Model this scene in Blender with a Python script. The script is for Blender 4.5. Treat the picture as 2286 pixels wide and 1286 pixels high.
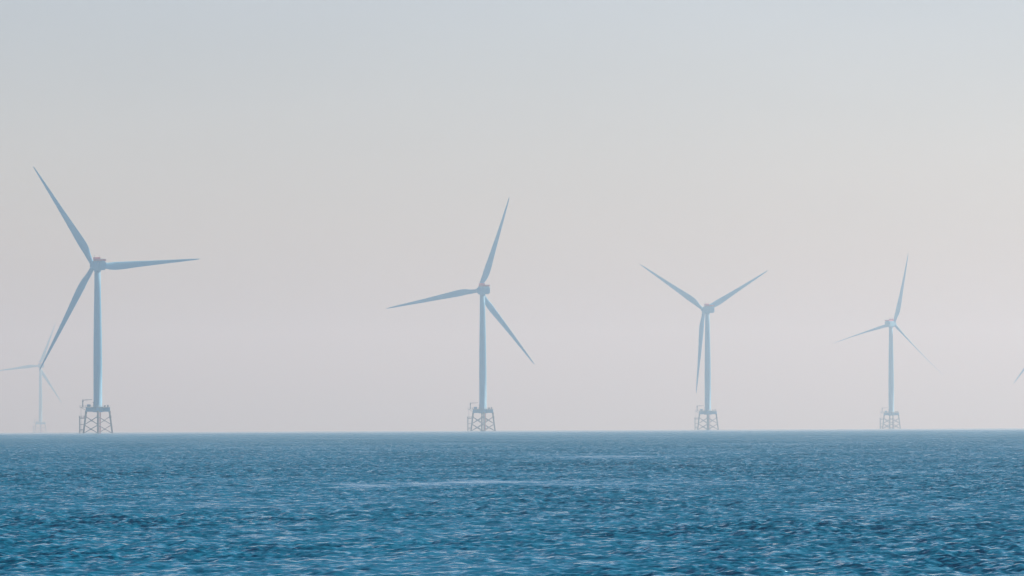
import bpy, bmesh, math, random
import numpy as np
from mathutils import Matrix, Vector

R = math.radians
random.seed(5)
for o in list(bpy.data.objects):
    bpy.data.objects.remove(o)
S = bpy.context.scene
C = S.collection

# ------------------------------------------------------------------ camera, light, exposure
FPX = 12880.0                 # focal length in pixels of the 2286-pixel-wide photograph
EARTH = 6371000.0
EYE = 4.0                     # a small boat's deck
cam_d = bpy.data.cameras.new("camera")
cam = bpy.data.objects.new("camera", cam_d)
C.objects.link(cam)
cam_d.sensor_width = 36.0
cam_d.lens = 36.0 * FPX / 2286.0
cam_d.clip_start = 1.0
cam_d.clip_end = 200000.0
PITCH = math.atan(318.0 / FPX) - math.sqrt(2 * EYE / EARTH)
ROLL = R(-0.25)
cam.matrix_world = (Matrix.Translation((0, 0, EYE)) @ Matrix.Rotation(math.pi / 2 + PITCH, 4, 'X')
                    @ Matrix.Rotation(ROLL, 4, 'Z'))
S.camera = cam

SUN_ELEV, SUN_AZ = R(38), R(58)        # azimuth clockwise from the view direction (+Y)
W = bpy.data.worlds.new("World")
S.world = W
W.use_nodes = True
wn = W.node_tree.nodes
sky = wn.new('ShaderNodeTexSky')
sky.sky_type = 'NISHITA'
sky.sun_disc = False
sky.sun_elevation = SUN_ELEV
sky.sun_rotation = SUN_AZ
sky.altitude = 0
sky.air_density = 1.0
sky.dust_density = 1.0
sky.ozone_density = 2.0
bg = wn['Background']
bg.inputs['Strength'].default_value = 0.06
tint = wn.new('ShaderNodeMix')                  # the photograph's white balance
tint.data_type = 'RGBA'
tint.blend_type = 'MULTIPLY'
tint.inputs['Factor'].default_value = 1.0
tint.inputs[7].default_value = (1.04, 0.96, 1.05, 1)
W.node_tree.links.new(sky.outputs[0], tint.inputs[6])
tc = wn.new('ShaderNodeTexCoord')               # faint uneven layers in the sky
mp = wn.new('ShaderNodeMapping')
mp.inputs['Scale'].default_value = (9, 9, 34)
ns = wn.new('ShaderNodeTexNoise')
ns.inputs['Scale'].default_value = 1.0
ns.inputs['Detail'].default_value = 3
rg = wn.new('ShaderNodeMapRange')
rg.inputs['To Min'].default_value = 0.93
rg.inputs['To Max'].default_value = 1.07
lay = wn.new('ShaderNodeVectorMath')
lay.operation = 'SCALE'
wl = W.node_tree.links.new
wl(tc.outputs['Generated'], mp.inputs['Vector'])
wl(mp.outputs[0], ns.inputs['Vector'])
wl(ns.outputs['Fac'], rg.inputs['Value'])
wl(tint.outputs[2], lay.inputs[0])
wl(rg.outputs[0], lay.inputs['Scale'])
wl(lay.outputs[0], bg.inputs['Color'])

sun_d = bpy.data.lights.new("sun", 'SUN')
sun_d.energy = 4.0
sun_d.angle = R(0.5)
sun_d.color = (1.0, 0.935, 0.85)
sun = bpy.data.objects.new("sun", sun_d)
C.objects.link(sun)
to_sun = Vector((math.sin(SUN_AZ) * math.cos(SUN_ELEV), math.cos(SUN_AZ) * math.cos(SUN_ELEV), math.sin(SUN_ELEV)))
sun.rotation_euler = to_sun.to_track_quat('Z', 'Y').to_euler()
sun.location = (0, 0, 300)

S.view_settings.view_transform = 'Standard'
S.view_settings.look = 'None'
S.view_settings.gamma = 1.0
S.view_settings.use_curve_mapping = False
S.view_settings.exposure = 0.76
S.render.engine = 'CYCLES'
S.cycles.max_bounces = 6
S.cycles.volume_bounces = 0
S.cycles.sample_clamp_direct = 6.0
S.cycles.filter_width = 1.4
S.cycles.use_denoising = True
S.cycles.denoiser = 'OPENIMAGEDENOISE'
S.cycles.denoising_input_passes = 'RGB_ALBEDO_NORMAL'
S.cycles.denoising_prefilter = 'ACCURATE'
S.cycles.sample_clamp_indirect = 8.0

# ------------------------------------------------------------------ materials
def mat(name, col, rough=0.5, var=0.08, scale=0.25, metallic=0.0):
    m = bpy.data.materials.new(name)
    m.use_nodes = True
    t = m.node_tree
    p = t.nodes['Principled BSDF']
    p.inputs['Roughness'].default_value = rough
    p.inputs['Metallic'].default_value = metallic
    tc = t.nodes.new('ShaderNodeTexCoord')
    n = t.nodes.new('ShaderNodeTexNoise')
    n.inputs['Scale'].default_value = scale
    n.inputs['Detail'].default_value = 5
    r = t.nodes.new('ShaderNodeValToRGB')
    r.color_ramp.elements[0].position = 0.3
    r.color_ramp.elements[1].position = 0.7
    r.color_ramp.elements[0].color = tuple(c * (1 - var) for c in col) + (1,)
    r.color_ramp.elements[1].color = tuple(min(1, c * (1 + var)) for c in col) + (1,)
    t.links.new(tc.outputs['Object'], n.inputs['Vector'])
    t.links.new(n.outputs['Fac'], r.inputs['Fac'])
    t.links.new(r.outputs['Color'], p.inputs['Base Color'])
    return m

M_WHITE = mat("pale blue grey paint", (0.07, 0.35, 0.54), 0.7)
M_RED = mat("red paint", (0.58, 0.04, 0.11), 0.5)
M_YELLOW = mat("weathered yellow paint", (0.17, 0.15, 0.16), 0.55, 0.2, 0.6)
M_STEEL = mat("grey steel", (0.20, 0.22, 0.24), 0.5)

# ------------------------------------------------------------------ helpers
def obj(name, bm, m, parent=None, smooth=False):
    me = bpy.data.meshes.new(name)
    bm.normal_update()
    bm.to_mesh(me)
    bm.free()
    me.materials.append(m)
    if smooth:
        for p in me.polygons:
            p.use_smooth = True
    o = bpy.data.objects.new(name, me)
    C.objects.link(o)
    o.parent = parent
    return o

def tube(bm, a, b, r0, r1=None, n=12, caps=True):
    r1 = r0 if r1 is None else r1
    a, b = Vector(a), Vector(b)
    d = (b - a)
    q = d.to_track_quat('Z', 'Y')
    va, vb = [], []
    for i in range(n):
        t = 2 * math.pi * i / n
        e = Vector((math.cos(t), math.sin(t), 0))
        va.append(bm.verts.new(a + q @ (e * r0)))
        vb.append(bm.verts.new(b + q @ (e * r1)))
    for i in range(n):
        j = (i + 1) % n
        bm.faces.new((va[i], va[j], vb[j], vb[i]))
    if caps:
        bm.faces.new(va[::-1])
        bm.faces.new(vb)

def box(bm, c, s, bev=0.0, rot=None):
    v = bmesh.ops.create_cube(bm, size=1.0)['verts']
    mtx = Matrix.Translation(c) @ (rot.to_4x4() if rot else Matrix()) @ Matrix.Diagonal((*s, 1))
    bmesh.ops.transform(bm, matrix=mtx, verts=v)
    if bev:
        es = {e for x in v for e in x.link_edges}
        bmesh.ops.bevel(bm, geom=list(es), offset=bev, segments=3, affect='EDGES')

def lathe(bm, prof, n=32, axis='Z'):
    rings = []
    for r, h in prof:
        ring = []
        for i in range(n):
            t = 2 * math.pi * i / n
            p = (r * math.cos(t), r * math.sin(t), h)
            if axis == 'Y':
                p = (p[0], p[2], -p[1])
            ring.append(bm.verts.new(p))
        rings.append(ring)
    for k in range(len(rings) - 1):
        for i in range(n):
            j = (i + 1) % n
            bm.faces.new((rings[k][i], rings[k][j], rings[k + 1][j], rings[k + 1][i]))
    bm.faces.new(rings[0][::-1])
    bm.faces.new(rings[-1])

# ------------------------------------------------------------------ the sea: one curved sheet, finer where it is looked at
rng = np.random.default_rng(11)

def sea_mesh():
    ang = [np.linspace(-6.6, 6.6, 700)]
    a, st = 6.8, 0.02
    while a < 180:
        st *= 1.25
        a = min(a + st, 180)
        ang.append(np.array([a]))
        if a < 180:
            ang.insert(0, np.array([-a]))
    ang = np.radians(np.concatenate(ang))
    rr = [2.0]
    while rr[-1] < 12000:
        r = rr[-1]
        if r < 100: st = 4.0
        elif r < 150: st = 1.0
        elif r < 1000: st = max(0.17, 0.2 * r / 210.0)
        else: st = 0.952 * (r / 1000.0) ** 1.8
        rr.append(r + st)
    rr = np.array(rr)
    dr = np.gradient(rr)
    da = np.gradient(ang)
    A, RR = np.meshgrid(ang, rr)
    X = RR * np.sin(A)
    Y = RR * np.cos(A)
    cell = np.maximum(dr[:, None] * np.ones_like(A), RR * da[None, :] * 1.0)
    # calmer and rougher patches, and one smooth streak
    def blob(lx, ly, n, seed):
        g = np.random.default_rng(seed)
        s = np.zeros_like(X)
        for _ in range(n):
            kx, ky = g.normal(0, 1 / lx), g.normal(0, 1 / ly)
            s += np.cos(kx * X + ky * Y + g.uniform(0, 6.28))
        return s / math.sqrt(n / 2)
    gust = 1.0 + 0.08 * blob(14, 30, 14, 3) + 0.14 * blob(4.5, 9, 14, 4)
    gust = np.clip(gust, 0.35, 1.7)
    # smooth streak of slack water about 390 m out
    w = 0.5 + 0.5 * blob(1.2, 6, 10, 8)
    edge = np.clip((9.5 - np.abs(X + 2.6) + 1.5 * w) / 3, 0, 1)
    slick = edge * np.exp(-((Y - 388 - 7 * blob(2, 60, 6, 9)) / 17.0) ** 2) * np.clip(0.4 + 0.7 * w, 0, 1)
    gust = gust * (1 - 0.75 * slick)
    CALM = gust * (1 - 0.92 * np.clip((RR - 1500) / 2800, 0, 1))    # slacker far out
    Z = np.zeros_like(X)
    DX = np.zeros_like(X)
    DY = np.zeros_like(X)
    DR = dr[:, None] * np.ones_like(A)
    DA = RR * da[None, :]
    wind = R(-105)
    N = 150
    for i in range(N):
        lam = 0.30 * (4.0 / 0.30) ** ((i + rng.uniform(0, 1)) / N)
        k = 2 * math.pi / lam
        th = wind + rng.normal(0, 0.85)
        slope = 0.036 * (1.0 if lam < 1.6 else (1.3 / lam) ** 1.0)
        amp = slope / k
        c, s_ = math.cos(th), math.sin(th)
        # only the rows fine enough to carry this wave
        nr_ = int(np.searchsorted(np.maximum.accumulate(abs(s_) * dr[40:]), lam / 2.2)) + 40
        q = slice(0, nr_)
        eff = np.maximum(abs(s_) * DR[q], abs(c) * DA[q])     # sample spacing along this wave
        fil = np.clip((lam / eff - 2.2) / 1.0, 0, 1) * amp * gust[q]
        ph = k * (X[q] * c + Y[q] * s_) + rng.uniform(0, 6.28)
        Z[q] += fil * np.sin(ph)
        fil *= np.cos(ph) * 0.75                               # trochoid: narrow crests, wide troughs
        DX[q] += c * fil
        DY[q] += s_ * fil
    X = X + DX
    Y = Y + DY
    Z -= RR ** 2 / (2 * EARTH)
    nr, na = X.shape
    co = np.stack([X, Y, Z], -1).reshape(-1, 3)
    co = np.concatenate([co, [[0, 0, 0]]]).astype(np.float32)
    idx = np.arange(nr * na, dtype=np.int32).reshape(nr, na)
    nx = np.roll(idx, -1, axis=1)
    q = np.stack([idx[:-1], idx[1:], nx[1:], nx[:-1]], -1).reshape(-1, 4)
    tri = np.stack([np.full(na, nr * na, np.int32), idx[0], nx[0]], -1)
    me = bpy.data.meshes.new("sea")
    me.vertices.add(len(co))
    me.vertices.foreach_set("co", co.ravel())
    loops = np.concatenate([q.ravel(), tri.ravel()])
    me.loops.add(len(loops))
    me.loops.foreach_set("vertex_index", loops)
    ls = np.concatenate([np.arange(len(q)) * 4, len(q) * 4 + np.arange(len(tri)) * 3]).astype(np.int32)
    me.polygons.add(len(ls))
    me.polygons.foreach_set("loop_start", ls)
    me.polygons.foreach_set("use_smooth", np.ones(len(ls), dtype=bool))
    at = me.attributes.new("chop", 'FLOAT', 'POINT')
    at.data.foreach_set("value", np.append(CALM.ravel(), 1.0).astype(np.float32))
    me.update()
    me.validate()
    return me

def sea_material():
    m = bpy.data.materials.new("sea water")
    m.use_nodes = True
    t = m.node_tree
    L = t.links.new
    p = t.nodes['Principled BSDF']
    p.inputs['Base Color'].default_value = (0.0005, 0.130, 0.215, 1)
    p.inputs['Specular Tint'].default_value = (0.10, 0.7, 1.0, 1)
    p.inputs['Roughness'].default_value = 0.12
    p.inputs['IOR'].default_value = 1.333
    geo = t.nodes.new('ShaderNodeNewGeometry')
    acc = None
    for sc, det, amt in ((4.0, 4.0, 1.0), (0.9, 3.0, 0.9)):
        n = t.nodes.new('ShaderNodeTexNoise')
        n.inputs['Scale'].default_value = sc
        n.inputs['Detail'].default_value = det
        n.inputs['Roughness'].default_value = 0.6
        L(geo.outputs['Position'], n.inputs['Vector'])
        s = t.nodes.new('ShaderNodeVectorMath'); s.operation = 'SUBTRACT'
        L(n.outputs['Color'], s.inputs[0]); s.inputs[1].default_value = (0.5, 0.5, 0.5)
        k = t.nodes.new('ShaderNodeVectorMath'); k.operation = 'MULTIPLY'
        L(s.outputs[0], k.inputs[0]); k.inputs[1].default_value = (amt * 2, amt * 2, 0)
        if acc is None:
            acc = k
        else:
            a = t.nodes.new('ShaderNodeVectorMath'); a.operation = 'ADD'
            L(acc.outputs[0], a.inputs[0]); L(k.outputs[0], a.inputs[1])
            acc = a
    # constant tilt towards the camera, put into the shading normals to darken the sea
    lean = t.nodes.new('ShaderNodeVectorMath'); lean.operation = 'ADD'
    L(acc.outputs[0], lean.inputs[0]); lean.inputs[1].default_value = (0.0, -0.36, 0.0)
    acc = lean
    # chop: ripples are weaker in slack water, stronger in gusts
    mr = t.nodes.new('ShaderNodeAttribute')
    mr.attribute_name = "chop"
    sc = t.nodes.new('ShaderNodeVectorMath'); sc.operation = 'SCALE'
    L(acc.outputs[0], sc.inputs[0]); L(mr.outputs['Fac'], sc.inputs['Scale'])
    ad = t.nodes.new('ShaderNodeVectorMath'); ad.operation = 'ADD'
    L(geo.outputs['Normal'], ad.inputs[0]); L(sc.outputs[0], ad.inputs[1])
    nm = t.nodes.new('ShaderNodeVectorMath'); nm.operation = 'NORMALIZE'
    L(ad.outputs[0], nm.inputs[0])
    L(nm.outputs[0], p.inputs['Normal'])
    return m

sea = bpy.data.objects.new("sea", sea_mesh())
sea.data.materials.append(sea_material())
C.objects.link(sea)
sea["kind"] = "structure"
sea["label"] = "choppy deep blue sea with small wavelets, paling into mist at the horizon"

# ------------------------------------------------------------------ one turbine with all its parts (origin at the water line)
HUB = 116.5
RAD = 82.0
OVER = 7.4            # hub centre ahead of the tower axis
TILT = R(5)
DECK = 18.4
BOT = 15.0

def leg_at(k, z):
    r = 10.0 + (8.15 - 10.0) * z / BOT
    a = R(90) * k + R(4)
    return Vector((r * math.cos(a), r * math.sin(a), z))

def make_parts():
    parts = []
    def P(o):
        parts.append(o); return o
    # tower
    bm = bmesh.new()
    lathe(bm, [(3.35, DECK - 0.6), (3.35, DECK + 0.35), (3.0, DECK + 0.36), (2.98, 48), (2.85, 66), (2.55, 84), (2.25, 100), (2.1, HUB - 4.2)], 40)
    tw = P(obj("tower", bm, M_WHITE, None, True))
    for z, r in ((48, 2.98), (66, 2.85), (84, 2.55)):
        bm = bmesh.new()
        lathe(bm, [(r + 0.02, z - 0.1), (r + 0.05, z - 0.08), (r + 0.05, z + 0.08), (r + 0.0, z + 0.1)], 40)
        obj("flange_ring", bm, M_WHITE, tw)
    bm = bmesh.new()
    box(bm, (-3.05, -0.3, DECK + 3.1), (0.9, 1.6, 0.5))
    box(bm, (-3.0, -0.3, DECK + 1.5), (0.3, 1.1, 2.6), 0.05)
    obj("tower_door", bm, M_STEEL, tw)
    # transition piece: central can and four box girders out to the legs
    bm = bmesh.new()
    tube(bm, (0, 0, BOT - 0.3), (0, 0, DECK - 0.35), 3.6, n=32)
    for k in range(4):
        e = leg_at(k, BOT)
        u = e.normalized() if e.length else e
        u = Vector((e.x, e.y, 0)).normalized()
        q = Matrix.Rotation(math.atan2(u.y, u.x), 3, 'Z')
        box(bm, u * 5.6 + Vector((0, 0, (BOT + DECK - 0.4) / 2)), (5.6, 2.2, DECK - 0.45 - BOT), 0.12, q)
    P(obj("transition_piece", bm, M_WHITE))
    bm = bmesh.new()
    q4 = Matrix.Rotation(R(49), 3, 'Z')
    box(bm, (0, 0, DECK - 0.15), (12.2, 12.2, 0.32), 0.05, q4)
    box(bm, (-10.2, -0.4, DECK - 0.22), (4.6, 3.0, 0.3), 0.04)
    tube(bm, (-11.8, -0.4, DECK - 0.3), (-8.3, -0.4, BOT + 1.0), 0.16, n=8)
    pf = P(obj("platform", bm, M_STEEL))
    bm = bmesh.new()
    cr = [q4 @ Vector((sx * 6.0, sy * 6.0, DECK)) for sx, sy in ((1, 1), (1, -1), (-1, -1), (-1, 1))]
    for i in range(4):
        a, b = cr[i], cr[(i + 1) % 4]
        for h in (0.6, 1.15):
            tube(bm, a + Vector((0, 0, h)), b + Vector((0, 0, h)), 0.05, n=6)
        for s in range(8):
            pnt = a.lerp(b, s / 8)
            tube(bm, pnt, pnt + Vector((0, 0, 1.15)), 0.05, n=6)
    for a, b in (((-12.4, -1.8), (-12.4, 1.0)), ((-12.4, 1.0), (-8.6, 1.0)), ((-12.4, -1.8), (-8.6, -1.8))):
        for h in (0.6, 1.1):
            tube(bm, (a[0], a[1], DECK + h - 0.07), (b[0], b[1], DECK + h - 0.07), 0.05, n=6)
        for s in (0, 0.5, 1):
            x, y = a[0] + (b[0] - a[0]) * s, a[1] + (b[1] - a[1]) * s
            tube(bm, (x, y, DECK - 0.1), (x, y, DECK + 1.05), 0.05, n=6)
    obj("railing", bm, M_STEEL, pf)
    for c, d in (((7.0, -0.6, DECK + 0.75), (0.9, 1.2, 1.4)), ((4.9, -1.4, DECK + 0.55), (1.4, 1.1, 1.0))):
        bm = bmesh.new()
        box(bm, c, d, 0.06)
        obj("cabinet", bm, M_STEEL, pf)
    bm = bmesh.new()
    box(bm, (-6.2, -1.2, DECK + 0.9), (2.6, 1.6, 1.7), 0.3)
    obj("container", bm, M_WHITE, pf)
    # davit crane
    bm = bmesh.new()
    tube(bm, (-10.4, -0.4, DECK - 0.1), (-10.4, -0.4, DECK + 3.4), 0.42, 0.34, 14)
    box(bm, (-10.4, -0.4, DECK + 3.9), (1.1, 0.9, 1.2), 0.1)
    tube(bm, (-10.4, -0.4, DECK + 4.4), (-10.4, -0.4, DECK + 5.5), 0.22, 0.16, 10)
    cr_ = P(obj("crane", bm, M_YELLOW))
    bm = bmesh.new()
    tube(bm, (-10.3, -0.4, DECK + 4.6), (-3.9, -0.9, DECK + 5.1), 0.24, 0.16, 10)
    tube(bm, (-10.4, -0.4, DECK + 5.45), (-6.5, -0.7, DECK + 5.0), 0.06, n=6)
    obj("boom", bm, M_YELLOW, cr_)
    # jacket legs
    for k in range(4):
        bm = bmesh.new()
        tube(bm, leg_at(k, -4), leg_at(k, BOT + 0.6), 0.62, n=16)
        tube(bm, leg_at(k, 10.6), leg_at(k, 12.4), 0.85, n=16)
        tube(bm, leg_at(k, BOT - 1.0), leg_at(k, BOT + 0.5), 0.8, n=16)
        P(obj("leg", bm, M_YELLOW))
    # X bracing on each of the four faces, two tiers, the lower one running into the water
    for k in range(4):
        bm = bmesh.new()
        for z0, z1 in ((6.1, 11.8), (0.1, 5.8)):
            a0, a1 = leg_at(k, z0), leg_at(k, z1)
            b0, b1 = leg_at((k + 1) % 4, z0), leg_at((k + 1) % 4, z1)
            tube(bm, a0, b1, 0.3, n=10)
            tube(bm, b0, a1, 0.28, n=10)
            mid = (a0 + b0 + a1 + b1) / 4
            d = (b1 - a0).normalized()
            tube(bm, mid - d * 0.7, mid + d * 0.7, 0.42, n=10)
        P(obj("cross_brace", bm, M_YELLOW))
    # power cable tubes and ladder in the middle
    for x, y in ((1.0, -2.4), (1.9, -2.2)):
        bm = bmesh.new()
        tube(bm, (x, y, -3), (x, y, BOT), 0.3, n=10)
        P(obj("cable_tube", bm, M_RED))
    # boat landing beside one leg
    bm = bmesh.new()
    for y in (-1.3, 1.1):
        tube(bm, (-12.6, y, -3), (-12.6, y, 11.9), 0.3, n=10)
        for z in (1.8, 6.2, 10.4):
            tube(bm, (-12.6, y, z), tuple(leg_at(2, z)), 0.2, n=8)
    box(bm, (-11.4, -0.1, 10.9), (3.2, 3.2, 0.3), 0.04)
    box(bm, (-11.6, -0.1, 2.7), (2.6, 2.8, 0.5), 0.04)
    bl = P(obj("boat_landing", bm, M_YELLOW))
    bm = bmesh.new()
    for y in (-0.45, 0.25):
        tube(bm, (-11.7, y, -2), (-11.7, y, DECK - 0.4), 0.09, n=6)
    for i in range(60):
        z = -1.8 + i * 0.33
        tube(bm, (-11.7, -0.45, z), (-11.7, 0.25, z), 0.04, n=5)
    obj("ladder", bm, M_YELLOW, bl)
    bm = bmesh.new()
    for a, b in (((-13.0, -1.7), (-13.0, 1.5)), ((-13.0, 1.5), (-9.8, 1.5)), ((-13.0, -1.7), (-9.8, -1.7))):
        for h in (0.6, 1.2):
            tube(bm, (*a, 11 + h), (*b, 11 + h), 0.06, n=6)
        for s in (0, 0.5, 1):
            x, y = a[0] + (b[0] - a[0]) * s, a[1] + (b[1] - a[1]) * s
            tube(bm, (x, y, 11), (x, y, 12.2), 0.06, n=6)
    obj("landing_railing", bm, M_YELLOW, bl)
    return parts

# the head is modelled with the rotor axis along +Y and its origin on the tower axis at hub height
def make_head():
    head = []
    bm = bmesh.new()
    box(bm, (0, -2.4, -0.25), (6.3, 14.0, 6.4), 0.9)
    tube(bm, (0, 0, -4.4), (0, 0, -3.2), 2.35, n=32)
    tube(bm, (0, 4.4, 0), (0, 5.6, 0), 2.5, 2.35, n=32)
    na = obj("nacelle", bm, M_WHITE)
    head.append(na)
    bm = bmesh.new()
    box(bm, (0, 1.2, 4.2), (4.9, 1.5, 3.0), 0.15)
    for x in (-1.6, 0, 1.6):
        box(bm, (x, 0.42, 4.2), (1.2, 0.12, 2.3), 0.02)
    obj("cooler", bm, M_RED, na)
    bm = bmesh.new()
    box(bm, (0, -4.9, 3.05), (5.6, 8.4, 0.2), 0.04)
    for x, y, sx, sy in ((-2.75, -4.9, 0.08, 8.4), (2.75, -4.9, 0.08, 8.4), (0, -9.06, 5.42, 0.08)):
        box(bm, (x, y, 3.72), (sx, sy, 1.1))
    obj("hoist_platform", bm, M_RED, na)
    for x in (-1.8, 1.8):
        bm = bmesh.new()
        tube(bm, (x, 0.9, 5.6), (x, 0.9, 7.0), 0.06, n=6)
        box(bm, (x, 0.9, 7.05), (0.5, 0.3, 0.25), 0.03)
        obj("wind_sensor", bm, M_STEEL, na)
    # hub and spinner (centre at OVER, tilted with the rotor)
    bm = bmesh.new()
    lathe(bm, [(1.9, -2.0), (2.15, -1.7), (2.2, 1.2), (2.0, 2.0)], 32, 'Y')
    hb = obj("hub", bm, M_WHITE, None, True)
    bm = bmesh.new()
    lathe(bm, [(1.98, 2.0), (1.75, 2.6), (1.2, 3.2), (0.5, 3.5), (0.05, 3.55)], 32, 'Y')
    obj("nose_cone", bm, M_WHITE, hb, True)
    head.append(hb)
    # blade: span along +Z, trailing edge +X, upwind +Y
    bm = bmesh.new()
    st = [(1.6, 3.1, 1.0, 16), (4, 3.1, 1.0, 16), (8, 3.9, .70, 15), (12, 5.0, .46, 13), (16, 5.55, .36, 11), (20, 5.5, .30, 9),
          (28, 4.75, .26, 6.5), (36, 4.0, .24, 4.5), (46, 3.2, .22, 2.5), (56, 2.5, .20, 1), (66, 1.85, .18, 0),
          (74, 1.3, .17, -1), (79, .85, .17, -1), (81.3, .45, .17, -1), (82, .12, .2, -1)]
    n = 28
    rings = []
    for r, c, th, tw in st:
        circ = max(0.0, min(1.0, (12 - r) / 8.0))
        ring = []
        tw = R(tw)
        piv = 0.5 * circ + 0.30 * (1 - circ)
        pre = 4.2 * (r / RAD) ** 1.8
        for i in range(n):
            t = 2 * math.pi * i / n
            u = 0.5 * (1 - math.cos(t))
            yt = 5 * (0.2969 * math.sqrt(u) - 0.126 * u - 0.3516 * u * u + 0.2843 * u ** 3 - 0.1036 * u ** 4)
            ya = yt * th * (1 if t < math.pi else -0.75)
            yc = 0.5 * math.sin(t)
            x = (u - piv) * c
            y = (ya * (1 - circ) + yc * circ) * c
            x, y = x * math.cos(tw) + y * math.sin(tw), -x * math.sin(tw) + y * math.cos(tw)
            ring.append(bm.verts.new((x, y + pre, r)))
        rings.append(ring)
    for k in range(len(rings) - 1):
        for i in range(n):
            j = (i + 1) % n
            bm.faces.new((rings[k][i], rings[k][j], rings[k + 1][j], rings[k + 1][i]))
    bm.faces.new(rings[0][::-1]); bm.faces.new(rings[-1])
    bmesh.ops.recalc_face_normals(bm, faces=bm.faces[:])
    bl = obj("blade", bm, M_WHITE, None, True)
    return na, hb, bl

BASE = make_parts()
NAC, HUBO, BLADE = make_head()
used = False

def copy_tree(o, parent):
    c = o.copy()
    C.objects.link(c)
    c.parent = parent
    for ch in list(o.children):
        d = ch.copy()
        C.objects.link(d)
        d.parent = c
    return c

def place_turbine(px, rpx, theta, yaw, jyaw, label, pitch=0):
    """px: tower in photo pixels; rpx: rotor radius in photo pixels -> distance; theta: first blade, degrees
    anticlockwise from right as seen from behind; yaw: rotor axis, degrees left of the view direction"""
    global used
    y = RAD * FPX / rpx
    x = (px - 1143.0) / FPX * y
    t = bpy.data.objects.new("wind_turbine", None)
    C.objects.link(t)
    t.location = (x, y, -(x * x + y * y) / (2 * EARTH))
    t["label"] = label
    t["category"] = "wind turbine"
    t["group"] = "offshore wind turbines in the haze"
    first = not used
    used = True
    for o in BASE:
        c = o if first else copy_tree(o, t)
        c.parent = t
        c.matrix_basis = Matrix.Rotation(R(jyaw), 4, 'Z')
    top = Matrix.Translation((0, 0, HUB)) @ Matrix.Rotation(R(yaw), 4, 'Z')
    c = NAC if first else copy_tree(NAC, t)
    c.parent = t
    c.matrix_basis = top
    rot = top @ Matrix.Translation((0, OVER, 0)) @ Matrix.Rotation(TILT, 4, 'X')
    c = HUBO if first else copy_tree(HUBO, t)
    c.parent = t
    c.matrix_basis = rot
    for i in range(3):
        c = BLADE if (first and i == 0) else copy_tree(BLADE, t)
        c.parent = t
        c.matrix_basis = rot @ Matrix.Rotation(R(90 - (theta + 120 * i)), 4, 'Y') @ Matrix.Rotation(R(-pitch), 4, 'Z')
    return t

place_turbine(217.5, 264.0, 3.7, 26, 0, "largest and nearest turbine, one blade level to the right, towering over a pale one")
place_turbine(1077, 221.5, 71.1, 23, 2, "second largest turbine, blades pointing steeply up, left and down to the right, alone mid-scene")
place_turbine(1579, 189.0, 28.2, 26.7, -3, "turbine with rotor in a Y shape, one blade hanging down beside its tower")
place_turbine(1988.5, 165.0, 72.3, -31.5, 4, "faint turbine with hub on the right of its tower and one blade almost upright", -66)   # parked, blades feathered
place_turbine(89.5, 105.5, 67.0, 30, 0, "smallest, palest turbine, standing behind the largest turbine's lowered blade tip")
place_turbine(2361, 158.0, 113.0, 25, 0, "turbine cut off by the frame, only a slanting blade tip showing at the right edge")

# ------------------------------------------------------------------ the haze
bm = bmesh.new()
box(bm, (0, 0, (206 - 13.5) / 2), (25400, 25400, 206 + 13.5))
m = bpy.data.materials.new("sea haze")
m.use_nodes = True
nt = m.node_tree
nt.nodes.remove(nt.nodes['Principled BSDF'])
pv = nt.nodes.new('ShaderNodeVolumePrincipled')
pv.inputs['Color'].default_value = (0.60, 0.86, 1.0, 1)
pv.inputs['Absorption Color'].default_value = (1, 1, 1, 1)
pv.inputs['Density'].default_value = 0.00019
pv.inputs['Anisotropy'].default_value = 0.5
nt.links.new(pv.outputs[0], nt.nodes['Material Output'].inputs['Volume'])
hz = obj("haze", bm, m)
hz["kind"] = "stuff"
hz["label"] = "pale sea haze veiling the far turbines and the horizon"
